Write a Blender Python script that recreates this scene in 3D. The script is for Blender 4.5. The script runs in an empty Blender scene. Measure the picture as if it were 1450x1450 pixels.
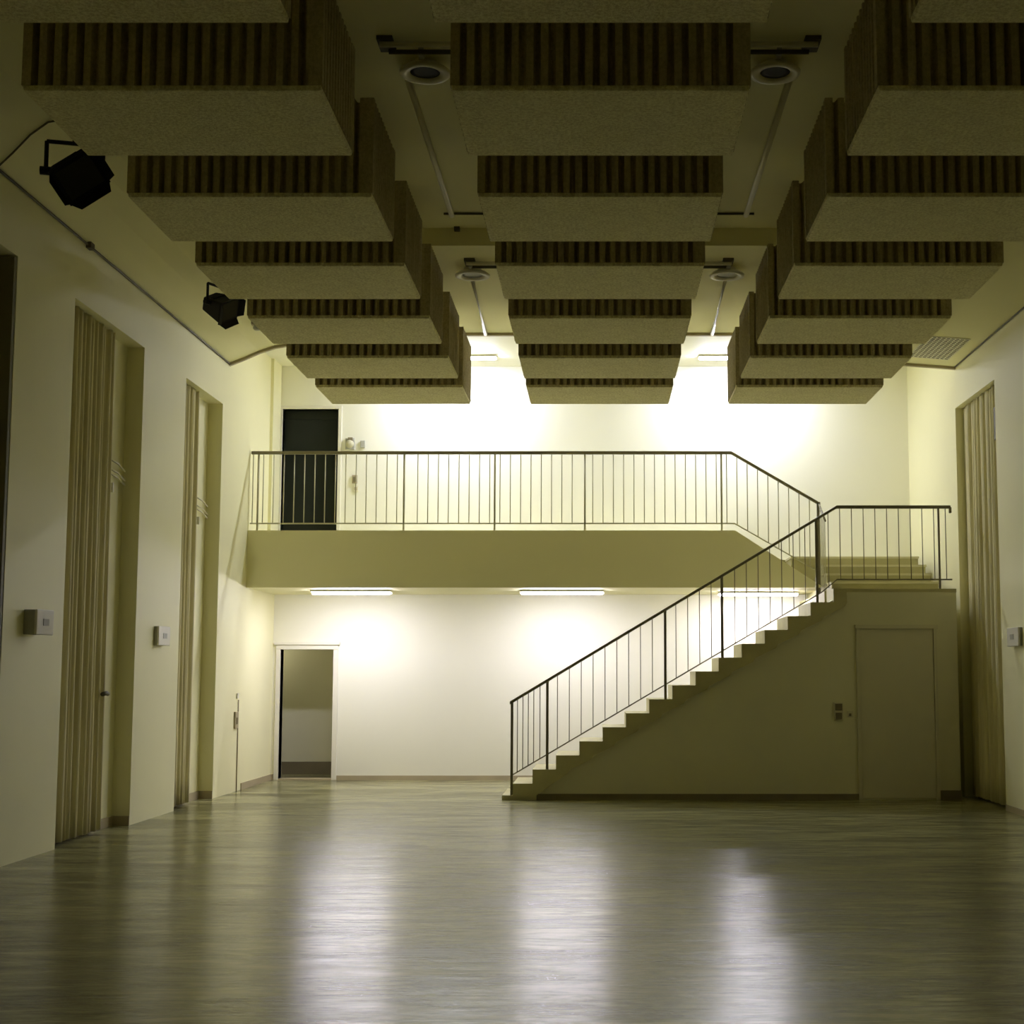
import bpy, bmesh, math, random
from mathutils import Vector, Matrix
random.seed(7)
S = bpy.context.scene
COL = S.collection
PI = math.pi

# ------------------------------------------------------------------ materials
def new_mat(name):
    m = bpy.data.materials.new(name); m.use_nodes = True
    nt = m.node_tree
    b = nt.nodes.get('Principled BSDF')
    return m, nt, b

def noise(nt, scale, detail=4, rough=0.6, coord='Object', stretch=(1, 1, 1), dist=0.0):
    tc = nt.nodes.new('ShaderNodeTexCoord')
    mp = nt.nodes.new('ShaderNodeMapping')
    mp.inputs['Scale'].default_value = stretch
    n = nt.nodes.new('ShaderNodeTexNoise')
    n.inputs['Scale'].default_value = scale
    n.inputs['Detail'].default_value = detail
    n.inputs['Roughness'].default_value = rough
    n.inputs['Distortion'].default_value = dist
    nt.links.new(tc.outputs[coord], mp.inputs['Vector'])
    nt.links.new(mp.outputs['Vector'], n.inputs['Vector'])
    return n

def ramp(nt, src, c0, c1, p0=0.3, p1=0.7):
    r = nt.nodes.new('ShaderNodeValToRGB')
    r.color_ramp.elements[0].position = p0; r.color_ramp.elements[0].color = c0
    r.color_ramp.elements[1].position = p1; r.color_ramp.elements[1].color = c1
    nt.links.new(src, r.inputs['Fac'])
    return r

def bump(nt, b, src, strength, dist):
    bp = nt.nodes.new('ShaderNodeBump')
    bp.inputs['Strength'].default_value = strength
    bp.inputs['Distance'].default_value = dist
    nt.links.new(src, bp.inputs['Height'])
    nt.links.new(bp.outputs['Normal'], b.inputs['Normal'])
    return bp

def paint(name, col, rough=0.6, var=0.04, nscale=1.5, bstr=0.05, metallic=0.0, spec=0.5):
    m, nt, b = new_mat(name)
    n = noise(nt, nscale, 5)
    c0 = tuple(c * (1 - var) for c in col) + (1,)
    c1 = tuple(min(1, c * (1 + var)) for c in col) + (1,)
    r = ramp(nt, n.outputs['Fac'], c0, c1)
    nt.links.new(r.outputs['Color'], b.inputs['Base Color'])
    b.inputs['Roughness'].default_value = rough
    b.inputs['Metallic'].default_value = metallic
    b.inputs['Specular IOR Level'].default_value = spec
    n2 = noise(nt, 60, 3)
    bump(nt, b, n2.outputs['Fac'], bstr, 0.01)
    return m

WALLC = (0.85, 0.825, 0.54)
M = {}
M['wall'] = paint('wall_paint', WALLC, 0.6, 0.015, 0.8, 0.03, spec=0.25)
M['white'] = paint('lit_wall_paint', (0.86, 0.85, 0.715), 0.6, 0.012, 0.8, 0.03, spec=0.25)  # wall paint made more neutral, the lamplit tint put into the colour
M['ceil'] = paint('ceiling_paint', (0.91, 0.885, 0.57), 0.8, 0.015, 0.7, 0.04, spec=0.2)
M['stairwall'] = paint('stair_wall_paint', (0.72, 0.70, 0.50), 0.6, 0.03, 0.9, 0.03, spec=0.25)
M['doorpaint'] = paint('door_paint', (0.64, 0.61, 0.44), 0.5, 0.03, 1.2, 0.02)
M['darkdoor'] = paint('dark_door_paint', (0.011, 0.014, 0.009), 0.6, 0.1, 2.0, 0.02, spec=0.2)
M['shadepanel'] = paint('shade_panel_paint', (0.17, 0.155, 0.09), 0.6, 0.1, 2.0, 0.02, spec=0.2)
M['trimwhite'] = paint('white_trim', (0.80, 0.78, 0.66), 0.45, 0.02, 2.0, 0.01)
M['base'] = paint('skirting', (0.42, 0.36, 0.23), 0.5, 0.06, 3.0, 0.02)
M['basedark'] = paint('dark_skirting', (0.20, 0.17, 0.10), 0.5, 0.1, 3.0, 0.02)
M['concrete'] = paint('stair_concrete', (0.50, 0.47, 0.25), 0.7, 0.08, 4.0, 0.15)
M['tread'] = paint('stair_tread', (0.66, 0.63, 0.42), 0.6, 0.05, 4.0, 0.05)
M['rail'] = paint('dark_rail_metal', (0.20, 0.18, 0.10), 0.45, 0.1, 5.0, 0.02)
M['bar'] = paint('bar_metal', (0.52, 0.50, 0.34), 0.45, 0.06, 5.0, 0.02)
M['black'] = paint('black_metal', (0.012, 0.012, 0.014), 0.55, 0.1, 8.0, 0.03, spec=0.3)
M['plastic'] = paint('white_plastic', (0.80, 0.78, 0.68), 0.4, 0.02, 4.0, 0.01)
M['greyplastic'] = paint('grey_plastic', (0.42, 0.42, 0.36), 0.45, 0.05, 4.0, 0.01)
M['brownplastic'] = paint('brown_plastic', (0.22, 0.19, 0.11), 0.45, 0.05, 4.0, 0.01)
M['pipe'] = paint('pale_pipe', (0.78, 0.75, 0.58), 0.4, 0.03, 4.0, 0.02)
M['cable'] = paint('dark_cable', (0.10, 0.09, 0.05), 0.6, 0.05, 4.0, 0.02)
M['void'] = paint('dark_grille_void', (0.05, 0.047, 0.03), 0.8, 0.05, 4.0, 0.02)

def mk_curtain():
    m, nt, b = new_mat('curtain_cloth')
    n = noise(nt, 3, 5, stretch=(6, 6, 0.3))
    r = ramp(nt, n.outputs['Fac'], (0.58, 0.53, 0.30, 1), (0.80, 0.75, 0.46, 1))
    nt.links.new(r.outputs['Color'], b.inputs['Base Color'])
    b.inputs['Roughness'].default_value = 0.85
    b.inputs['Sheen Weight'].default_value = 0.2
    w = noise(nt, 250, 2)
    bump(nt, b, w.outputs['Fac'], 0.15, 0.005)
    return m
M['curtain'] = mk_curtain()

def mk_foam(name, c0, c1, pores):
    m, nt, b = new_mat(name)
    n1 = noise(nt, 7, 6, 0.7)
    n2 = noise(nt, 42, 3, 0.8)
    mx = nt.nodes.new('ShaderNodeMath'); mx.operation = 'MULTIPLY_ADD'
    nt.links.new(n1.outputs['Fac'], mx.inputs[0]); mx.inputs[1].default_value = 0.35
    nt.links.new(n2.outputs['Fac'], mx.inputs[2])
    r = ramp(nt, mx.outputs[0], c0 + (1,), c1 + (1,), 0.54, 0.78)
    nt.links.new(r.outputs['Color'], b.inputs['Base Color'])
    b.inputs['Roughness'].default_value = 0.95
    b.inputs['Specular IOR Level'].default_value = 0.1
    bump(nt, b, n2.outputs['Fac'], pores, 0.02)
    return m
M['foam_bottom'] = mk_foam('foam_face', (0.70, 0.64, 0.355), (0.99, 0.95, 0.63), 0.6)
M['foam_side'] = mk_foam('foam_pleats', (0.44, 0.385, 0.22), (0.58, 0.515, 0.31), 0.15)  # same foam darkened, putting the shade of the pleated sides into colour

def mk_floor():
    m, nt, b = new_mat('polished_floor')
    n1 = noise(nt, 0.9, 8, 0.65, stretch=(0.8, 2.6, 1), dist=0.6)
    n2 = noise(nt, 4.5, 8, 0.7, stretch=(0.55, 2.6, 1), dist=0.8)
    mx = nt.nodes.new('ShaderNodeMath'); mx.operation = 'MULTIPLY_ADD'
    nt.links.new(n2.outputs['Fac'], mx.inputs[0]); mx.inputs[1].default_value = 0.7
    nt.links.new(n1.outputs['Fac'], mx.inputs[2])
    r = ramp(nt, mx.outputs[0], (0.07, 0.069, 0.03, 1), (0.38, 0.37, 0.19, 1), 0.66, 1.02)
    nt.links.new(r.outputs['Color'], b.inputs['Base Color'])
    rr = nt.nodes.new('ShaderNodeMapRange')
    rr.inputs['From Min'].default_value = 0.6; rr.inputs['From Max'].default_value = 1.1
    rr.inputs['To Min'].default_value = 0.27; rr.inputs['To Max'].default_value = 0.17
    nt.links.new(mx.outputs[0], rr.inputs['Value'])
    nt.links.new(rr.outputs['Result'], b.inputs['Roughness'])
    b.inputs['Specular IOR Level'].default_value = 0.34
    b.inputs['Specular Tint'].default_value = (1.0, 0.95, 0.45, 1)
    n3 = noise(nt, 9.0, 5, 0.6, stretch=(0.16, 2.6, 1), dist=0.4)
    n4 = noise(nt, 2.6, 6, 0.65, stretch=(0.4, 2.4, 1), dist=0.6)
    ad = nt.nodes.new('ShaderNodeMath'); ad.operation = 'MULTIPLY_ADD'
    nt.links.new(n4.outputs['Fac'], ad.inputs[0]); ad.inputs[1].default_value = 1.6
    nt.links.new(n3.outputs['Fac'], ad.inputs[2])
    bump(nt, b, ad.outputs[0], 0.22, 0.012)
    return m
M['floor'] = mk_floor()

def emit(name, col, strength):
    m, nt, b = new_mat(name)
    b.inputs['Base Color'].default_value = (0.8, 0.8, 0.8, 1)
    b.inputs['Emission Color'].default_value = col + (1,)
    b.inputs['Emission Strength'].default_value = strength
    return m
M['lamp_low'] = emit('lower_tube_glow', (1.0, 0.955, 1.12), 146.0)
M['lamp_up'] = emit('upper_tube_glow', (1.0, 1.02, 1.25), 255.0)

M['fill_corr'] = emit('corridor_fill_glow', (1.0, 0.92, 0.70), 30.0)

# ------------------------------------------------------------------ mesh helpers
def box(bm, x0, x1, y0, y1, z0, z1):
    v = [bm.verts.new(p) for p in ((x0,y0,z0),(x1,y0,z0),(x1,y1,z0),(x0,y1,z0),(x0,y0,z1),(x1,y0,z1),(x1,y1,z1),(x0,y1,z1))]
    for f in ((3,2,1,0),(4,5,6,7),(0,1,5,4),(1,2,6,5),(2,3,7,6),(3,0,4,7)):
        bm.faces.new([v[i] for i in f])
    return v

def prism_y(bm, poly, y0, y1):
    """polygon in (x,z), extruded along y"""
    a = [bm.verts.new((x, y0, z)) for x, z in poly]
    b = [bm.verts.new((x, y1, z)) for x, z in poly]
    n = len(poly)
    bm.faces.new(a); bm.faces.new(b[::-1])
    for i in range(n):
        j = (i + 1) % n
        bm.faces.new((a[j], a[i], b[i], b[j]))

def prism_x(bm, poly, x0, x1):
    """polygon in (y,z), extruded along x"""
    a = [bm.verts.new((x0, y, z)) for y, z in poly]
    b = [bm.verts.new((x1, y, z)) for y, z in poly]
    n = len(poly)
    bm.faces.new(a); bm.faces.new(b[::-1])
    for i in range(n):
        j = (i + 1) % n
        bm.faces.new((a[j], a[i], b[i], b[j]))

def tube(bm, pts, r, seg=8, square=False):
    pts = [Vector(p) for p in pts]
    rings = []
    for i, p in enumerate(pts):
        if i == 0: d = pts[1] - p
        elif i == len(pts) - 1: d = p - pts[i-1]
        else: d = (pts[i+1] - p).normalized() + (p - pts[i-1]).normalized()
        d.normalize()
        up = Vector((0, 1, 0)) if abs(d.y) < 0.9 else Vector((0, 0, 1))
        u = d.cross(up).normalized(); w = d.cross(u).normalized()
        ring = []
        for k in range(seg):
            a = 2 * PI * k / seg + (PI / seg)
            ring.append(bm.verts.new(p + u * math.cos(a) * r + w * math.sin(a) * r))
        rings.append(ring)
    for i in range(len(rings) - 1):
        for k in range(seg):
            j = (k + 1) % seg
            bm.faces.new((rings[i][k], rings[i][j], rings[i+1][j], rings[i+1][k]))
    bm.faces.new(rings[0][::-1]); bm.faces.new(rings[-1])

def lathe(bm, prof, cx, cy, seg=32):
    """profile (r,z) rotated about vertical axis"""
    rings = []
    for r, z in prof:
        if r < 1e-6: rings.append([bm.verts.new((cx, cy, z))])
        else: rings.append([bm.verts.new((cx + r*math.cos(2*PI*k/seg), cy + r*math.sin(2*PI*k/seg), z)) for k in range(seg)])
    for i in range(len(rings)-1):
        a, b = rings[i], rings[i+1]
        for k in range(seg):
            j = (k+1) % seg
            if len(a) == 1 and len(b) == 1: continue
            if len(a) == 1: bm.faces.new((a[0], b[j], b[k]))
            elif len(b) == 1: bm.faces.new((a[k], a[j], b[0]))
            else: bm.faces.new((a[k], a[j], b[j], b[k]))

def obj(name, bm, mat, parent=None, smooth=False, bevel=0.0):
    bmesh.ops.recalc_face_normals(bm, faces=bm.faces)
    me = bpy.data.meshes.new(name); bm.to_mesh(me); bm.free()
    me.materials.append(M[mat] if isinstance(mat, str) else mat)
    if smooth:
        for p in me.polygons: p.use_smooth = True
    o = bpy.data.objects.new(name, me); COL.objects.link(o)
    if parent is not None:
        o.parent = parent
        o.matrix_parent_inverse = Matrix.Identity(4)
        me.transform(Matrix.Translation(-Vector(parent.location))) if parent.location.length > 0 else None
    if bevel > 0:
        md = o.modifiers.new('bevel', 'BEVEL'); md.width = bevel; md.segments = 2; md.limit_method = 'ANGLE'
    return o

def tag(o, label, cat, group=None, kind=None):
    o['label'] = label; o['category'] = cat
    if group: o['group'] = group
    if kind: o['kind'] = kind
    return o

def thing(name, label, cat, loc=(0, 0, 0), group=None, kind=None):
    o = bpy.data.objects.new(name, None); COL.objects.link(o)
    o.empty_display_size = 0.1
    o.location = loc
    return tag(o, label, cat, group, kind)

def struct(name, bm, mat, label, cat, bevel=0.0, smooth=False):
    o = obj(name, bm, mat, bevel=bevel, smooth=smooth)
    return tag(o, label, cat, kind='structure')

B = bmesh.new

# ------------------------------------------------------------------ dimensions (metres; the camera stands at x = y = 0)
XL, XR = -5.0, 4.82          # side walls
YF, YB = -4.0, 21.75         # wall behind the camera, wall at the far end
YC = 18.82                   # where the hall ceiling ends
ZG = 6.40                    # ceiling over the gallery
RD = 0.19                    # depth of window recesses

# floor
bm = B(); box(bm, -7.2, 5.4, YF - .3, YB + 2.0, -0.2, 0.0)
struct('floor', bm, 'floor', 'polished greenish concrete floor with streaks and reflections', 'floor')

# walls with holes: cells of a grid
def wall_cells(bm, us, vs, holes, emit_cell):
    for i in range(len(us)-1):
        for j in range(len(vs)-1):
            uc, vc = (us[i]+us[i+1])/2, (vs[j]+vs[j+1])/2
            if any(h[0] < uc < h[1] and h[2] < vc < h[3] for h in holes): continue
            emit_cell(us[i], us[i+1], vs[j], vs[j+1])

ZR = 5.18
lrec = [(9.6, 11.86), (13.2, 15.27), (16.85, 18.52)]
rrec = [(16.95, 18.84)]
# left wall: solid columns between the recesses, headers above, recess backs
def side_wall(recs, x, s):
    bm = B()
    y = YF - .3
    for a, b in recs:
        box(bm, *sorted((x, x + s*0.5)), y, a, 0, 6.9)
        box(bm, *sorted((x, x + s*0.5)), a, b, ZR, 6.9)
        dp = 1.8 if (s < 0 and a < 10) else RD  # nearest left recess deepened beyond the others to keep it dark
        box(bm, *sorted((x + s*dp, x + s*(dp + .3))), a - (.5 if dp > 1 else 0), b + (.5 if dp > 1 else 0), 0, ZR)
        if dp > 1:
            box(bm, x - dp, x - .5, b, b + .5, 0, ZR + .3); box(bm, x - dp, x - .5, a - .5, a, 0, ZR + .3); box(bm, x - dp, x - .5, a, b, ZR, ZR + .3)
        y = b
    box(bm, *sorted((x, x + s*0.5)), y, YB + .2, 0, 6.9)
    return bm
struct('wall_left', side_wall(lrec, XL, -1), 'wall', 'left hall wall with tall curtained recesses', 'wall')
struct('wall_right', side_wall(rrec, XR, 1), 'wall', 'right hall wall with one tall curtained recess', 'wall')
bm = B(); box(bm, XL-.5, XR+.5, YF-.5, YF, 0, 6.9)
struct('wall_front', bm, 'wall', 'wall of the hall behind the camera', 'wall')

# far wall, with a doorway below and a dark door above
LD = (-4.88, -4.07, 0.0, 1.98)
UD = (-4.93, -4.06, 3.65, 5.72)
bm = B()
us = sorted({XL-.5, LD[0], LD[1], UD[0], UD[1], XR+.5}); vs = sorted({0.0, LD[3], UD[2], UD[3], 6.9})
wall_cells(bm, us, vs, [LD, UD], lambda a, b, c, d: box(bm, a, b, YB, YB+.2, c, d))
bmesh.ops.remove_doubles(bm, verts=bm.verts, dist=1e-5)
struct('wall_back', bm, 'white', 'brightly lit white far wall behind the gallery', 'wall')

# corridor behind the lower doorway
bm = B()
box(bm, -6.2, -3.0, 23.05, 23.25, 0, 2.7)
box(bm, -6.2, -6.0, YB+.2, 23.05, 0, 2.7); box(bm, -3.2, -3.0, YB+.2, 23.05, 0, 2.7)
box(bm, -6.2, -3.0, YB+.2, 23.25, 2.5, 2.7)
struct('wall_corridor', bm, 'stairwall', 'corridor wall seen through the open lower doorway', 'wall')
bm = B(); box(bm, -6.0, -3.2, 23.02, 23.05, 0, 0.2)
struct('baseboard_corridor', bm, 'basedark', 'dark skirting board in the corridor beyond the open doorway', 'baseboard')

# added unseen lamp that brightens the corridor beyond the doorway
CL = thing('corridor_fill_lamp', 'added unseen fill lamp in the corridor beyond the open doorway', 'fill lamp', (-5.5, 22.5, 2.5))
bm = B(); box(bm, -5.75, -5.25, 22.42, 22.58, 2.46, 2.5); obj('lamp_base', bm, 'trimwhite', CL)
bm = B(); box(bm, -5.72, -5.28, 22.44, 22.56, 2.43, 2.46); obj('diffuser', bm, 'fill_corr', CL)

# ------------------------------------------------------------------ ceiling
left_side = [(XL-.3, 5.79), (XL, 5.79), (-4.80, 5.87), (-4.6, 5.96), (-4.39, 6.03), (-4.15, 6.07), (-3.7, 6.09), (-3.1, 6.10)]
right_side = [(3.1, 6.10), (3.5, 5.93), (3.8, 5.84), (4.16, 5.79), (XR, 5.74), (XR+.3, 5.74)]
front_prof = left_side + [(-2.75, 6.40), (2.75, 6.40)] + right_side
back_prof = left_side + [(-2.75, 6.205), (2.75, 6.205)] + right_side
bm = B()
YBM = 14.86
prism_y(bm, front_prof + [(XR+.3, 6.9), (XL-.3, 6.9)], YF-.3, YBM)
prism_y(bm, back_prof + [(XR+.3, 6.9), (XL-.3, 6.9)], YBM, YC)
struct('ceiling', bm, 'ceil', 'hall ceiling with coved sides and a drop beam', 'ceiling')
bm = B(); box(bm, XL-.3, XR+.3, YC, YB+.2, ZG, 6.9)
struct('ceiling_gallery', bm, 'white', 'white ceiling over the gallery beyond the hall ceiling edge', 'ceiling')
# edge bead along the end of the hall ceiling
inner = [(x, z) for x, z in back_prof if XL <= x <= XR]
bm = B()
prism_y(bm, [(x, z - .035) for x, z in inner] + [(x, z + .02) for x, z in inner[::-1]], YC-.05, YC+.012)
struct('trim_1', bm, 'base', 'thin edge bead along the end of the hall ceiling', 'trim')

# ------------------------------------------------------------------ gallery (balcony), landing, stairs
bm = B()
zb = 2.825
# gallery slab with the string that slopes down to the right
box(bm, XL, 1.94, 20.0, YB, zb, 3.64)
prism_y(bm, [(1.94, zb), (3.17, zb), (3.17, 2.84), (1.94, 3.64)], 20.0, 20.22)
struct('balcony', bm, 'wall', 'plain gallery balcony front with sloping end above the stairs', 'balcony')

# staircase
ST = thing('staircase', 'straight concrete staircase rising right to a landing below the gallery', 'staircase', (0, 0, 0))
nst = 15
zk = [0.21 + 0.1786*(k) for k in range(nst)]
xk = [-1.10] + [-0.85 + 0.2995*(k-1) for k in range(1, nst)]
Y0, Y1 = 18.31, 19.42
zl = zk[-1]
prof = [(-1.24, 0.0), (-1.24, 0.06), (xk[0], 0.06)]
for k in range(nst):
    prof.append((xk[k], zk[k]))
    if k + 1 < nst: prof.append((xk[k+1], zk[k]))
prof.append((xk[-1] + .17, zl))
# underside: a shallow saw edge that follows the steps
under = []
for k in range(nst-1, 1, -1):
    under.append((xk[k] + .175, zk[k] - .185)); under.append((xk[k] + .145, zk[k] - .235))
prof += under + [(-0.80, 0.06), (-0.80, 0.0)]
bm = B(); prism_y(bm, prof, Y0, Y1)
obj('stair_flight', bm, 'concrete', ST)
bm = B(); box(bm, 3.09, 4.655, 18.37, YB, zl-.045, zl); box(bm, 3.02, 3.09, 18.9, 20.0, zl-.2, zl-.0)
obj('landing_slab', bm, 'concrete', ST)
ups = [(19.40, 2.87), (19.76, 3.01), (20.02, 3.15), (20.42, 3.30)]
for i, (y, z) in enumerate(ups):
    x0 = 3.2 if y < 20.2 else 2.79
    z0 = zl if i == 0 else ups[i-1][1]
    ye = ups[i+1][0] if i < 3 else YB
    bm = B(); box(bm, x0, 4.665 - .012*i, y, YB, z0, z - .03)
    st_ = obj('upper_step', bm, 'concrete', ST)
    bm = B(); box(bm, x0 - .01, 4.675 - .012*i, y - .025, ye, z - .03, z)
    obj('tread', bm, 'tread', st_)
bm = B()
box(bm, 2.79, 3.2, 20.40, YB, 2.84, 3.15); box(bm, 2.45, 2.79, 21.0, YB, zb, 3.30); box(bm, 2.25, 2.45, 20.22, YB, zb, 3.32); box(bm, 2.09, 2.25, 20.22, YB, zb, 3.42); box(bm, 1.94, 2.09, 20.22, YB, zb, 3.52); box(bm, 2.45, 3.2, 20.22, YB, zb, 2.84)
obj('gallery_flight', bm, 'concrete', ST)

# wall under the stairs and the closet block under the landing
bm = B()
pw = [(-0.80, 0.0), (3.10, 0.0), (3.10, zl-.045), (3.04, zl-.15), (-0.80, 0.12)]
prism_y(bm, pw, 18.37, 18.6)
box(bm, 3.10, 4.65, 18.37, YB, 0, zl-.045)
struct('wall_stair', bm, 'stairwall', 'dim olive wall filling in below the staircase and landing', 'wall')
bm = B(); box(bm, -0.9, 3.335, 18.352, 18.37, 0, 0.075); box(bm, 4.38, 4.66, 18.352, 18.37, 0, 0.12)
struct('baseboard_stair', bm, 'basedark', 'dark skirting board along the stair wall', 'baseboard')

# closet door in the stair wall
D = thing('door_3', 'plain olive flush door in the wall under the stairs', 'door', (3.85, 18.36, 0), kind='structure')
bm = B()
box(bm, 3.335, 3.375, 18.33, 18.37, 0, 2.22); box(bm, 4.335, 4.375, 18.33, 18.37, 0, 2.22)
obj('door_frame', bm, 'doorpaint', D)
bm = B(); box(bm, 3.32, 4.39, 18.315, 18.37, 2.19, 2.24)
obj('door_head', bm, 'doorpaint', D)
bm = B(); box(bm, 3.378, 4.332, 18.352, 18.37, 0.02, 2.19)
obj('door_leaf', bm, 'doorpaint', D, bevel=.004)

# lower doorway (open)
D = thing('door_1', 'open white-framed doorway below the gallery leading to a corridor', 'doorway', (-4.47, YB, 0), kind='structure')
bm = B()
box(bm, LD[0]-.07, LD[0], YB-.03, YB+.2, 0, LD[3]); box(bm, LD[1], LD[1]+.075, YB-.03, YB+.2, 0, LD[3])
box(bm, LD[0]-.07, LD[1]+.075, YB-.03, YB+.2, LD[3], LD[3]+.07)
obj('door_frame', bm, 'trimwhite', D, bevel=.006)
bm = B(); box(bm, LD[0]-.10, LD[1]+.10, YB-.05, YB+.0, LD[3]+.07, LD[3]+.11)
obj('door_head', bm, 'trimwhite', D, bevel=.005)
bm = B(); box(bm, LD[0], LD[1], YB-.02, YB+.2, 0, 0.022)
obj('threshold', bm, 'base', D)

# upper door (dark)
D = thing('door_2', 'dark greenish-black gallery door in a pale frame', 'door', (-4.5, YB, 3.65), kind='structure')
bm = B()
box(bm, UD[0]-.055, UD[0], YB-.03, YB+.2, 3.65, UD[3]); box(bm, UD[1], UD[1]+.055, YB-.03, YB+.2, 3.65, UD[3])
box(bm, UD[0]-.055, UD[1]+.055, YB-.03, YB+.2, UD[3], UD[3]+.055)
obj('door_frame', bm, 'trimwhite', D, bevel=.006)
bm = B(); box(bm, UD[0], UD[1], YB+.11, YB+.16, 3.655, 5.58)
obj('door_leaf', bm, 'darkdoor', D, bevel=.004)
bm = B(); box(bm, UD[0], UD[1], YB+.10, YB+.19, 5.58, UD[3])
obj('transom_panel', bm, 'darkdoor', D)

# added dark panel for the shade at the end of the near left opening
D = thing('shade_panel', 'added dark panel standing for the shade in the nearest left opening', 'door', (-5.4, 11.83, 0), kind='structure')
bm = B(); box(bm, -5.90, XL-.004, 11.80, 11.855, 0.01, ZR-.02); obj('door_leaf', bm, 'shadepanel', D, bevel=.004)

# pilaster in the gallery's left corner, skirtings
bm = B(); box(bm, XL-.02, -4.985+.03, 21.2, YB-.04, 3.64, ZG)
struct('pilaster', bm, 'wall', 'shallow pilaster in the left corner of the gallery', 'pilaster')
bm = B(); box(bm, LD[1]+.08, 3.10, YB-.018, YB, 0, 0.07)
struct('baseboard_back', bm, 'base', 'low beige skirting along the lit far wall', 'baseboard')
bm = B()
for a, b in lrec[1:]:
    box(bm, XL-RD, XL-RD+.016, a, b, 0, 0.10); box(bm, XL-RD, XL, b-.014, b, 0, 0.10)
box(bm, XL, XL+.016, 19.95, YB-.02, 0, 0.09); box(bm, XL, LD[0]-.075, YB-.018, YB, 0, 0.09)
struct('baseboard_left', bm, 'base', 'skirting in the recesses and far end of the left wall', 'baseboard')
bm = B(); box(bm, XR+RD-.016, XR+RD, 16.95, 18.84, 0, 0.10); box(bm, XR-.014, XR, 12, 16.93, 0, 0.07)
struct('baseboard_right', bm, 'base', 'skirting along the right wall', 'baseboard')

# ------------------------------------------------------------------ railings
def bars(parent, name, segs, r, mat, seg=6):
    for p, q in segs:
        bm = B(); tube(bm, [p, q], r, seg)
        obj(name, bm, mat, parent, smooth=True)

def flatrail(bm, pts, w, h):
    """rectangular rail following points in one y plane"""
    n = len(pts)
    top, bot = [], []
    for i, (x, y, z) in enumerate(pts):
        top.append((x, z + h/2)); bot.append((x, z - h/2))
    poly = top + bot[::-1]
    prism_y(bm, poly, pts[0][1] - w/2, pts[0][1] + w/2)

# gallery railing
RY = 20.06
RL = thing('gallery_railing', 'long horizontal metal railing along the gallery edge, sloping down at its right end', 'railing', (0, RY, 3.64))
top = [(-4.985, RY, 4.765), (1.90, RY, 4.765), (3.14, RY, 4.035)]
bm = B(); flatrail(bm, top, .05, .045); box(bm, 3.115, 3.165, RY-.025, RY+.025, 2.72, 4.055)
obj('handrail', bm, 'rail', RL, bevel=.008)
bot = [(-4.985, RY, 3.745), (1.94, RY, 3.745), (3.12, RY, 3.06)]
bm = B(); flatrail(bm, bot, .02, .018)
obj('bottom_rail', bm, 'bar', RL)
def ztop(x): return 4.765 if x < 1.9 else 4.765 - (x-1.9)*(0.73/1.24)
def zbot(x): return 3.745 if x < 1.94 else 3.745 - (x-1.94)*(0.685/1.18)
posts = [-4.88, -2.79, -1.49, -0.20, 0.80, 1.755]
bars(RL, 'post', [((x, RY, 3.64), (x, RY, 4.75)) for x in posts if x != 0.80], .015, 'bar', 8)
x = -4.955
segs = []
while x < 3.05:
    if all(abs(x-p) > .05 for p in posts if p != 0.80):
        segs.append(((x, RY, zbot(x)), (x, RY, ztop(x))))
    x += 0.1475
bars(RL, 'baluster', segs, .0075, 'bar')
segs = []
for i in range(4):
    y = 19.96 - .13*i
    segs.append(((3.145, y, zl), (3.145, y, 4.0 - .08*i)))
bars(RL, 'return_baluster', segs, .0075, 'bar')
bm = B(); tube(bm, [(3.145, RY, 4.03), (3.145, 19.5, 3.72)], .014, 6)
obj('return_rail', bm, 'rail', RL, smooth=True)

# stair railing
SY = 18.36
SR = thing('stair_railing', 'dark metal stair railing climbing to the landing and along its edge', 'railing', (0, SY, 0))
def zh(x): return 1.25 + (x+1.12)*(2.53/4.23) if x < 3.11 else 3.78
def zlo(x): return 0.31 + (x+1.12)*(2.36/4.03) if x < 3.0 else 2.83
bm = B(); flatrail(bm, [(-1.15, SY, zh(-1.15)), (3.11, SY, 3.78), (4.60, SY, 3.78)], .05, .042)
box(bm, 4.578, 4.612, SY-.02, SY+.02, 3.70, 3.78)
obj('handrail', bm, 'rail', SR, bevel=.008)
bm = B(); flatrail(bm, [(-1.12, SY, zlo(-1.12)), (2.9, SY, zlo(2.9)), (3.1, SY, 2.83), (4.60, SY, 2.83)], .02, .018)
obj('bottom_rail', bm, 'rail', SR)
def zstep(x):
    z = 0.06
    for k in range(nst):
        if x >= xk[k]: z = zk[k]
    return z
sposts = [-1.12, -0.665, 0.86, 1.60, 2.84]
for x in sposts:
    bm = B(); box(bm, x-.017, x+.017, SY-.012, SY+.012, zstep(x), zh(x))
    obj('post', bm, 'rail', SR)
segs = []
for x in (-1.05, -0.98, -0.91, -0.84, -0.76): segs.append(((x, SY, zlo(x)), (x, SY, zh(x))))
x = -0.535
while x < 4.56:
    if all(abs(x-p) > .045 for p in sposts): segs.append(((x, SY, zlo(x)), (x, SY, zh(x))))
    x += 0.1535
bars(SR, 'baluster', segs, .006, 'rail')
for x in (4.44,):
    bm = B(); box(bm, x-.012, x+.012, SY-.012, SY+.012, zl, 3.77); obj('post', bm, 'rail', SR)

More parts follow.
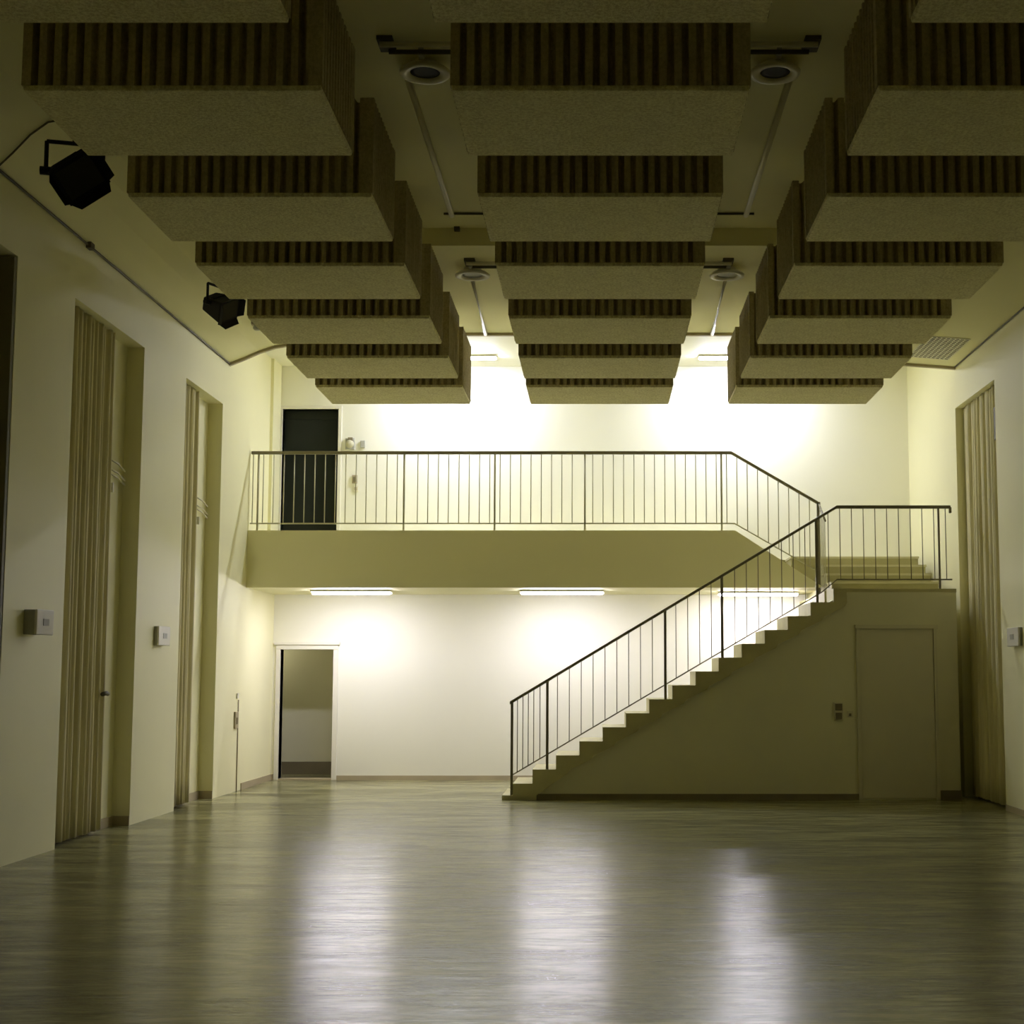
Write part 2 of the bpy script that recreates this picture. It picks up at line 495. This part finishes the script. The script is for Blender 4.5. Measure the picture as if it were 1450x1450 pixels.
# ------------------------------------------------------------------ acoustic panels hanging below the ceiling
PW, PD, PZ, PH = 1.785, 1.08, 5.05, 0.745
def outline(w, d, amp, period, rnd):
    pts = []
    corner = 0.055
    def side(p, q, nrm):
        p, q, nrm = Vector(p), Vector(q), Vector(nrm)
        L = (q-p).length; t = (q-p)/L
        n = max(2, round((L-2*corner)/period)); per = (L-2*corner)/n
        pts.append(p)
        pts.append(p + t*corner)
        for k in range(n):
            a = amp*(0.65+0.5*rnd.random()); j = (rnd.random()-.5)*.2
            for u, dd in ((0.06, .75), (0.12+j*.2, 1.0), (0.30+j*.3, 1.0), (0.40+j*.2, .6), (0.48+j*.2, .06), (0.70, .0), (0.97, .03)):
                pts.append(p + t*(corner + per*(k+u)) - nrm*a*dd)
        pts.append(q - t*corner)
    h, e = w/2, d/2
    side((-h,-e),(h,-e),(0,-1)); side((h,-e),(h,e),(1,0)); side((h,e),(-h,e),(0,1)); side((-h,e),(-h,-e),(-1,0))
    return pts
def panel_meshes():
    rnd = random.Random(3)
    pts = outline(PW, PD, .085, .086, rnd)
    bm = B()
    lo = [bm.verts.new((p.x, p.y, .03)) for p in pts]; hi = [bm.verts.new((p.x, p.y, PH)) for p in pts]
    n = len(pts)
    for i in range(n):
        j = (i+1) % n
        bm.faces.new((lo[i], lo[j], hi[j], hi[i]))
    bm.faces.new(hi); bm.faces.new(lo[::-1])
    s = B(); h, e = PW/2, PD/2
    box(s, -h+.006, h-.006, -e+.004, e-.004, 0, .032)
    for v in s.verts:
        if v.co.z < .01: v.co.x *= .994; v.co.y *= .992
    return bm, s
rows = [6.68, 8.615, 10.495, 12.24, 14.015, 15.75, 17.33]
colsx = [(-2.535, 'left'), (0.01, 'middle'), (2.545, 'right')]
ordw = ['nearest the camera', 'second from the camera', 'third from the camera', 'fourth from the camera', 'third from the back', 'second from the back', 'last before the gallery']
body_bm, slab_bm = panel_meshes()
first = None
GRP = 'foam acoustic panels hanging in three rows below the ceiling'
def panel_label(c, i): return 'pleated grey-brown foam acoustic panel in the %s ceiling row, %s' % (c, ordw[i])
def zceil(x, y): 
    return 6.40 if y < YBM else 6.205
for i, y in enumerate(rows):
    for x, nm in colsx:
        if first is None:
            r = thing('acoustic_panel', panel_label(nm, i), 'acoustic panel', (0, 0, 0), GRP)
            b_ = obj('pleated_body', body_bm, 'foam_side', r)
            s_ = obj('bottom_face', slab_bm, 'foam_bottom', r, bevel=.006)
            first = r
        else:
            r = first.copy(); COL.objects.link(r)
            r['label'] = panel_label(nm, i)
            for ch in (b_, s_):
                c = ch.copy(); COL.objects.link(c); c.parent = r
                if ch is b_ and (i + len(nm)) % 2: c.rotation_euler.z = PI
        r.location = (x, y, PZ)
        for sx in (-.55, .55):
            ax = abs(x + sx); zc_ = 6.40 if y < YBM else 6.205
            if ax > 2.75: zc_ += (6.10 - zc_)*(min(ax, 3.1) - 2.75)/.35
            rod = B(); tube(rod, [(x+sx, y, PZ+PH-.05), (x+sx, y, zc_-.003)], .008, 6)
            obj('hanger_rod', rod, 'cable', r)

# ------------------------------------------------------------------ strip lights
def strip(name, x0, x1, y, z, mat, label, cat='strip light', group=None):
    t = thing(name, label, cat, ((x0+x1)/2, y, z), group)
    bm = B(); box(bm, x0-.02, x1+.02, y-.075, y+.075, z-.03, z); box(bm, x0-.02, x1+.02, y+.062, y+.075, z-.05, z-.03); obj('lamp_housing', bm, 'trimwhite', t)  # housing plus an added wall-side lip that shields the wall from the tube
    bm = B()
    prof = [(y + .04*math.cos(a), z-.03 - .032*math.sin(a)) for a in [PI*k/8 for k in range(9)]]
    prism_x(bm, prof, x0, x1); obj('lamp_tube', bm, mat, t)
    return t
G1 = 'lit strip lights below the gallery'
strip('strip_light', -4.18, -3.05, 20.6, zb, 'lamp_low', 'lit strip light below the gallery above the open doorway', group=G1)
strip('strip_light', -1.13, 0.05, 20.6, zb, 'lamp_low', 'lit strip light below the gallery left of the stair railing', group=G1)
strip('strip_light', 1.80, 2.95, 21.0, zb, 'lamp_low', 'rightmost lit strip light below the gallery, seen through the stair railing', group=G1)
G2 = 'lit strip lights on the gallery ceiling'
strip('strip_light', -2.72, -1.57, 21.0, ZG, 'lamp_up', 'lit strip light on the gallery ceiling between left and middle panel rows', group=G2)
strip('strip_light', 1.53, 2.68, 21.0, ZG, 'lamp_up', 'lit strip light on the gallery ceiling between middle and right panel rows', group=G2)

# ------------------------------------------------------------------ curtains
def curtain(name, x, y0, y1, z0, z1, s, seed, label, period=.12):
    rnd = random.Random(seed)
    bm = B()
    n = int((y1-y0)/.012); nz = 16
    ph = 0; ang = []; 
    for i in range(n+1):
        ang.append(ph); ph += 2*PI*.012/period*(0.6+0.8*rnd.random())
    grid = []
    for k in range(nz+1):
        tz = k/nz; row = []
        for i in range(n+1):
            amp = .055*(.75+.25*math.sin(ang[i]*.37+seed)) * (1.0 - .35*tz)
            w = math.sin(ang[i] + .25*math.sin(tz*4+ang[i]*.2))
            w = math.copysign(abs(w)**.7, w)
            row.append(bm.verts.new((x + s*amp*w, y0 + (y1-y0)*i/n + .012*math.sin(tz*3+i*.3), z0 + (z1-z0)*tz)))
        grid.append(row)
    for k in range(nz):
        for i in range(n):
            bm.faces.new((grid[k][i], grid[k][i+1], grid[k+1][i+1], grid[k+1][i]))
    o = obj(name, bm, 'curtain', smooth=True)
    md = o.modifiers.new('thick', 'SOLIDIFY'); md.thickness = .004
    return tag(o, label, 'curtain', 'long pleated curtains in the wall recesses')
curtain('curtain', XL-.105, 13.24, 14.62, .03, ZR-.01, 1, 2, 'long beige pleated curtain in the nearer left wall recess')
curtain('curtain', XL-.105, 16.9, 17.75, .03, ZR-.01, 1, 5, 'long beige pleated curtain in the farther left wall recess')
curtain('curtain', XR+.105, 17.0, 18.75, .03, ZR-.01, -1, 9, 'long beige pleated curtain in the right wall recess beside the stairs', .14)
# dark tie on the near left curtain
bm = B(); tube(bm, [(XL-.03, 14.40, 1.40), (XL-.03, 14.52, 1.41), (XL-.045, 14.60, 1.40)], .022, 8)
tag(obj('curtain_tie', bm, 'cable', smooth=True), 'dark knotted tie on the nearer left curtain', 'curtain tie')

# ------------------------------------------------------------------ ceiling fittings between the panel rows
def disc(x, y, z, label, dark, grp):
    t = thing('ceiling_fitting', label, 'ceiling fitting', (x, y, z), grp)
    bm = B(); lathe(bm, [(0.10, z), (0.105, z-.05), (0.175, z-.055), (0.20, z-.075), (0.195, z-.095), (0.165, z-.10), (0.12, z-.085), (0.115, z-.06)], x, y)
    obj('rim', bm, 'trimwhite' if not dark else 'pipe', t, smooth=True)
    bm = B(); lathe(bm, [(0, z-.066), (0.08, z-.07), (0.118, z-.075), (0.118, z-.05), (0, z-.045)], x, y)
    obj('centre_plate', bm, 'greyplastic' if not dark else 'black', t, smooth=True)
    bm = B(); box(bm, x-.02, x+.02, y-.28, y-.19, z-.06, z); obj('mount', bm, 'greyplastic', t)
    return t
GD = 'round ceiling fittings beside the middle panel row'
disc(-1.44, 15.72, 6.205, 'white round ceiling fitting with grey centre, far pair, left one', False, GD)
disc(1.46, 15.72, 6.205, 'white round ceiling fitting with pale centre, far pair, right one', False, GD)
disc(-1.37, 10.72, 6.40, 'dark-centred round ceiling fitting in the front, left of the middle panels', True, GD)
disc(1.39, 10.72, 6.40, 'dark-centred round ceiling fitting in the front, right of the middle panels', True, GD)
GP = 'pale conduits running along the ceiling'
def pipe(pts, r, label, mat='pipe', name='ceiling_conduit', grp=GP, clips=()):
    bm = B(); tube(bm, pts, r, 8)
    o = obj(name, bm, mat, smooth=True); tag(o, label, 'conduit', grp)
    return o
pipe([(-1.535, 10.80, 6.365), (-1.535, 14.33, 6.365), (-1.535, 14.36, 6.40)], .028, 'pale conduit on the dark front ceiling left of the middle panels')
pipe([(1.535, 10.80, 6.365), (1.535, 14.33, 6.365), (1.535, 14.36, 6.40)], .028, 'pale conduit on the dark front ceiling right of the middle panels')
pipe([(-1.47, 15.9, 6.175), (-1.53, 18.72, 6.175), (-1.53, 18.74, 6.205)], .027, 'pale conduit from the far left round fitting to the ceiling edge')
pipe([(1.47, 15.9, 6.175), (1.53, 18.72, 6.175), (1.53, 18.74, 6.205)], .027, 'pale conduit from the far right round fitting to the ceiling edge')
pipe([(-1.62, 14.34, 6.385), (1.62, 14.34, 6.385)], .012, 'thin dark cable crossing the ceiling just before the drop beam', 'cable', 'ceiling_cable', None)
def crossbar(y, z, xw, label):
    t = thing('cross_bar', label, 'ceiling bar', (0, y, z), 'double bars crossing the ceiling above the middle panels')
    bm = B(); tube(bm, [(-xw, y, z-.05), (xw, y, z-.05)], .022, 8); obj('front_tube', bm, 'pipe', t, smooth=True)
    bm = B(); tube(bm, [(-xw+.05, y+.13, z-.05), (xw-.05, y+.13, z-.05)], .018, 8); obj('rear_tube', bm, 'cable', t, smooth=True)
    for s in (-1, 1):
        bm = B(); box(bm, s*(xw-.04)-.06, s*(xw-.04)+.06, y-.05, y+.18, z-.03, z); obj('end_bracket', bm, 'cable', t)
crossbar(10.28, 6.40, 1.66, 'double metal bar crossing the dark front ceiling above the middle panels')
crossbar(15.36, 6.205, 1.48, 'double metal bar crossing the ceiling between the far round fittings')
bm = B(); box(bm, -1.56, -1.50, 14.80, 14.86, 6.36, 6.40)
tag(obj('junction_box', bm, 'cable'), 'tiny dark junction box on the ceiling at the drop beam', 'junction box')

# cable along the joint of left wall and ceiling, with a clip
bm = B(); tube(bm, [(XL+.012, 6.0, 5.775), (XL+.012, 18.75, 5.775)], .013, 6)
cb = obj('wall_cable', bm, 'cable', smooth=True); tag(cb, 'dark cable along the joint of left wall and ceiling', 'cable')
bm = B(); box(bm, XL, XL+.05, 13.42, 13.52, 5.74, 5.80); obj('clip', bm, 'cable', cb)
bm = B(); tube(bm, [(XR-.012, 6.0, 5.73), (XR-.012, 18.75, 5.73)], .010, 6)
tag(obj('wall_cable', bm, 'cable', smooth=True), 'thin dark cable along the joint of right wall and ceiling', 'cable')
bm = B(); tube(bm, [(-4.985, 11.35, 5.785), (-4.8, 11.2, 5.85), (-4.6, 11.05, 5.945), (-4.42, 10.95, 6.01), (-4.0, 10.9, 6.065)], .008, 6)
tag(obj('ceiling_cable', bm, 'cable', smooth=True), 'thin dark cable drooping across the ceiling at upper left', 'cable')

# smoke detector
t = thing('smoke_detector', 'small round detector on the ceiling by the left wall', 'detector', (-4.32, 17.5, 6.04))
bm = B(); lathe(bm, [(0, 6.045), (0.075, 6.045), (0.075, 6.0), (0.065, 5.985), (0, 5.985)], -4.32, 17.5, 20); obj('base', bm, 'base', t, smooth=True)
bm = B(); lathe(bm, [(0.045, 5.985), (0.05, 5.95), (0.035, 5.93), (0, 5.925)], -4.32, 17.5, 20); obj('sensor', bm, 'greyplastic', t, smooth=True)

# air grille on the right of the ceiling
t = thing('air_grille', 'square egg-crate air grille on the ceiling near the right wall', 'air grille', (4.38, 17.85, 5.76))
def zc(x): return 5.79 + (x-4.16)*(5.74-5.79)/(XR-4.16) if x > 4.16 else 5.84 + (x-3.8)*(5.79-5.84)/.36
bm = B()
x0, x1, y0, y1 = 4.10, 4.62, 17.25, 18.38
def slopebox(bm, xa, xb, ya, yb, d0, d1):
    v = box(bm, xa, xb, ya, yb, 0, 1)
    for q in v: q.co.z = zc(q.co.x) - (d1 if q.co.z < .5 else d0)
slopebox(bm, x0, x1, y0, y1, -.01, .006); obj('backing', bm, 'void', t)
bm = B()
for k in range(10):
    xx = x0 + (x1-x0)*k/9
    slopebox(bm, xx-.007, xx+.007, y0, y1, .004, .012)
for k in range(16):
    yy = y0 + (y1-y0)*k/15
    slopebox(bm, x0, x1, yy-.013, yy+.013, .004, .012)
obj('grid', bm, 'pipe', t)

# ------------------------------------------------------------------ black spotlights on the left
def spotlight(loc, size, rot, label, ztop):
    t = thing('spotlight', label, 'spotlight', loc, 'black stage spotlights on the left of the ceiling')
    R = rot.to_matrix().to_4x4()
    def put(name, bm, mat='black', bevel=0, world=False, smooth=False, parent=None):
        if not world:
            bm.transform(R)
            bm.transform(Matrix.Scale(size, 4))
        bmesh.ops.recalc_face_normals(bm, faces=bm.faces)
        me = bpy.data.meshes.new(name); bm.to_mesh(me); bm.free(); me.materials.append(M[mat])
        o = bpy.data.objects.new(name, me); COL.objects.link(o); o.parent = parent or t
        if bevel:
            md = o.modifiers.new('bevel', 'BEVEL'); md.width = bevel*size; md.segments = 2
        return o
    # housing: tapered towards the back, beam along local -y
    bm = B(); v = box(bm, -.36, .36, -.30, .34, -.30, .30)
    for q in v:
        if q.co.y > 0: q.co.x *= .72; q.co.z *= .62
    put('housing', bm, bevel=.04)
    bm = B()
    for k in range(4): box(bm, -.22, .22, .02+.07*k, .05+.07*k, .17-.02*k, .27-.02*k)
    put('cooling_fins', bm)
    bm = B(); box(bm, -.38, .38, -.335, -.295, -.32, .32); lf = put('lens_frame', bm)
    bm = B(); box(bm, -.31, .31, -.345, -.335, -.25, .25); put('lens', bm, 'void', parent=lf)
    # barn doors
    for sx, sz in ((0, 1), (0, -1), (1, 0), (-1, 0)):
        bm = B()
        if sz:
            a = [(-.36, -.33, sz*.31), (.36, -.33, sz*.31), (.28, -.48, sz*.40), (-.28, -.48, sz*.40)]
        else:
            a = [(sx*.37, -.33, -.29), (sx*.37, -.33, .29), (sx*.46, -.47, .22), (sx*.46, -.47, -.22)]
        n = Vector((sx*.012, 0, sz*.012))
        f0 = [bm.verts.new(p) for p in a]; f1 = [bm.verts.new(Vector(p)+n) for p in a]
        bm.faces.new(f0); bm.faces.new(f1[::-1])
        for i in range(4): bm.faces.new((f0[i], f0[(i+1)%4], f1[(i+1)%4], f1[i]))
        put('barn_door', bm)
    # yoke in thing space: fork plus hanging stem to the ceiling
    bm = B()
    w = .44*size
    xax = R @ Vector((1, 0, 0)); xax.z = 0; xax.normalize()
    up = .50*size
    p1, p2 = xax*w, -xax*w
    for p in (p1, p2): tube(bm, [p - Vector((0,0,.05*size)), p + Vector((0, 0, up))], .035*size, 6)
    tube(bm, [p1 + Vector((0,0,up)), p2 + Vector((0,0,up))], .035*size, 6)
    put('yoke', bm, world=True)
    bm = B(); tube(bm, [Vector((0,0,up)), Vector((0, 0, ztop - loc[2]))], .045*size, 8)
    put('stem', bm, world=True)
    for s in (1, -1):
        bm = B(); tube(bm, [xax*s*(w-.08*size), xax*s*(w+.09*size)], .07*size, 8); put('pivot_knob', bm, world=True)
    return t
from mathutils import Euler
spotlight((-4.06, 10.6, 5.46), .47, Euler((math.radians(35), math.radians(-38), math.radians(15)), 'XYZ'), 'large black spotlight hanging beside the nearest left panels', 6.075)
spotlight((-4.20, 15.3, 5.66), .42, Euler((math.radians(30), math.radians(-28), math.radians(62)), 'XYZ'), 'smaller black spotlight hanging farther back near the left wall', 6.075)

# ------------------------------------------------------------------ wall fittings
def wallbox(x, y, z, w, h, d0, d1, s, label):
    """wedge box on a side wall: sticks out d0 at its near end, d1 at its far end; s = +1 towards +x"""
    t = thing('emergency_light', label, 'wall light', (x, y, z), 'small white box lights on the side walls')
    bm = B(); v = box(bm, *sorted((x, x+s*.1)), y-w/2, y+w/2, z-h/2, z+h/2)
    for q in v:
        if abs(q.co.x - x) > .01: q.co.x = x + s*((d0 if q.co.y < y else d1) - .022)
    obj('back_box', bm, 'greyplastic', t)
    bm = B(); v = box(bm, *sorted((x, x+s*.1)), y-w/2-.004, y+w/2+.004, z-h/2-.004, z+h/2+.004)
    for q in v:
        q.co.x = x + s*((d0 if q.co.y < y else d1) - (.022 if abs(q.co.x - x) < .01 else 0))
        if q.co.z > z and abs(q.co.x - x) > .03: q.co.y -= 0
    obj('cover', bm, 'plastic', t, bevel=.008)
    bm = B(); v = box(bm, *sorted((x, x+s*.1)), y-w*.12, y+w*.2, z-.03, z+.03)
    for q in v:
        u = (q.co.y-y+w/2)/w
        q.co.x = x + s*(d0+(d1-d0)*u + (.004 if abs(q.co.x - x) > .01 else -.01))
    obj('window', bm, 'greyplastic', t)
    return t
wallbox(XL, 12.42, 2.055, .25, .215, .115, .165, 1, 'white wedge-fronted box light on the left wall before the nearer curtain')
wallbox(XL, 16.08, 2.035, .34, .21, .055, .08, 1, 'white rounded box light on the left wall between the curtains')
wallbox(XR, 16.28, 2.03, .34, .21, .05, .08, -1, 'white box light on the right wall beside the curtain')

def plate(name, label, cat, bounds, mat, extra=None, grp=None):
    cx = [(bounds[i]+bounds[i+1])/2 for i in (0, 2, 4)]
    t = thing(name, label, cat, (cx[0], cx[1], bounds[4]), grp)
    bm = B(); box(bm, *bounds); obj('plate', bm, mat, t, bevel=.004)
    if extra:
        for n, b, m in extra:
            bm = B(); box(bm, *b); obj(n, bm, m, t, bevel=.003)
    return t
# switch and conduit on the left wall near the doorway
plate('wall_switch', 'brown lock switch on the left wall near the open doorway', 'switch', (XL, XL+.025, 19.50, 19.66, .86, 1.09), 'base',
      [('key_cylinder', (XL+.025, XL+.035, 19.55, 19.61, .92, 1.01), 'brownplastic')])
bm = B(); tube(bm, [(XL+.008, 19.70, .0), (XL+.008, 19.70, 1.25)], .008, 6)
tag(obj('wall_conduit', bm, 'base', smooth=True), 'thin vertical conduit on the left wall by the lock switch', 'conduit')
plate('wall_hook', 'small pale fixing high above the left wall lock switch', 'fixing', (XL, XL+.02, 19.60, 19.67, 1.27, 1.34), 'plastic')
# gallery wall: alarm bell, sensor, switches
t = thing('alarm_bell', 'round grey alarm bell on the gallery wall beside the dark door', 'alarm bell', (-3.87, YB, 5.17))
bm = B(); box(bm, -3.94, -3.80, YB-.04, YB, 5.08, 5.26); obj('back_box', bm, 'greyplastic', t, bevel=.006)
bm = B(); lathe(bm, [(0.0, .07), (.03, .068), (.055, .05), (.065, .0)], 0, 0, 20); bm.transform(Matrix.Rotation(PI/2, 4, 'X')); bm.transform(Matrix.Translation((-3.87, YB-.04, 5.165))); obj('gong', bm, 'bar', t, smooth=True)
bm = B(); box(bm, -3.90, -3.825, YB-.075, YB-.04, 5.21, 5.265); obj('cap', bm, 'brownplastic', t, bevel=.005)
plate('wall_sensor', 'small grey sensor right of the alarm bell', 'sensor', (-3.71, -3.64, YB-.04, YB, 5.11, 5.22), 'greyplastic')
plate('light_switch', 'brown light switch on the gallery wall behind the railing', 'switch', (-3.83, -3.75, YB-.03, YB, 4.55, 4.68), 'base', [('rocker', (-3.815, -3.765, YB-.042, YB-.03, 4.58, 4.65), 'brownplastic')])
plate('wall_socket', 'pale socket below the brown switch on the gallery wall', 'socket', (-3.81, -3.73, YB-.02, YB, 4.42, 4.51), 'pipe', [('socket_face', (-3.79, -3.75, YB-.03, YB-.02, 4.44, 4.49), 'base')])
# stair wall switches
plate('light_switch', 'dark double switch on the stair wall left of the closet door', 'switch', (3.03, 3.15, 18.335, 18.37, 1.01, 1.24), 'doorpaint',
      [('rocker', (3.045, 3.135, 18.322, 18.335, 1.14, 1.225), 'basedark'), ('rocker', (3.05, 3.13, 18.322, 18.335, 1.025, 1.11), 'basedark')])
plate('wall_socket', 'small socket between the double switch and the closet door', 'socket', (3.21, 3.28, 18.35, 18.37, 1.05, 1.13), 'doorpaint', [('socket_face', (3.225, 3.255, 18.343, 18.35, 1.065, 1.10), 'basedark')])
# small brackets in the left recesses
def bracket(x, y, z, label):
    t = thing('recess_bracket', label, 'bracket', (x, y, z), 'pale metal brackets in the left recesses')
    bm = B(); box(bm, x, x+.015, y-.10, y+.0, z-.14, z+.16); obj('plate', bm, 'wall', t)
    for k, dz in enumerate((.12, .02, -.03)):
        bm = B(); tube(bm, [(x+.02, y-.16, z+dz+.03), (x+.045, y+.10, z+dz), (x+.05, y+.30, z+dz-.05)], .010, 6); obj('rod', bm, 'pipe', t, smooth=True)
    bm = B(); box(bm, x+.015, x+.05, y-.06, y-.035, z-.20, z-.10); obj('lever', bm, 'plastic', t)
    return t
bracket(XL-RD, 14.88, 3.72, 'pale rods of a bracket in the nearer left recess beside its curtain')
bracket(XL-RD, 18.12, 3.72, 'pale rods of a bracket in the farther left recess beside its curtain')
bm = B(); box(bm, XR+.02, XR+.05, 17.02, 17.10, 4.45, 4.86); 
tag(obj('curtain_pull', bm, 'cable', bevel=.01), 'dark pull hanging at the top of the right curtain', 'curtain pull')

# ------------------------------------------------------------------ camera, world, render look
cam = bpy.data.cameras.new('camera'); co = bpy.data.objects.new('camera', cam); COL.objects.link(co)
co.location = (0, 0, 1.6)
co.rotation_euler = (PI/2 + math.atan(0.1), 0, 0)
cam.sensor_width = 36; cam.sensor_fit = 'HORIZONTAL'
cam.lens = 36*2000/1450
cam.shift_x = -123/1450; cam.shift_y = 30/1450
cam.clip_end = 200
S.camera = co
w = bpy.data.worlds.new('world'); S.world = w; w.use_nodes = True
w.node_tree.nodes['Background'].inputs['Color'].default_value = (0, 0, 0, 1)
w.node_tree.nodes['Background'].inputs['Strength'].default_value = 0
S.view_settings.view_transform = 'Standard'
S.view_settings.look = 'None'
S.view_settings.gamma = 1
S.view_settings.exposure = 0.0
S.cycles.use_denoising = True
S.cycles.max_bounces = 14
S.cycles.diffuse_bounces = 12
S.cycles.glossy_bounces = 6
S.cycles.sample_clamp_indirect = 8
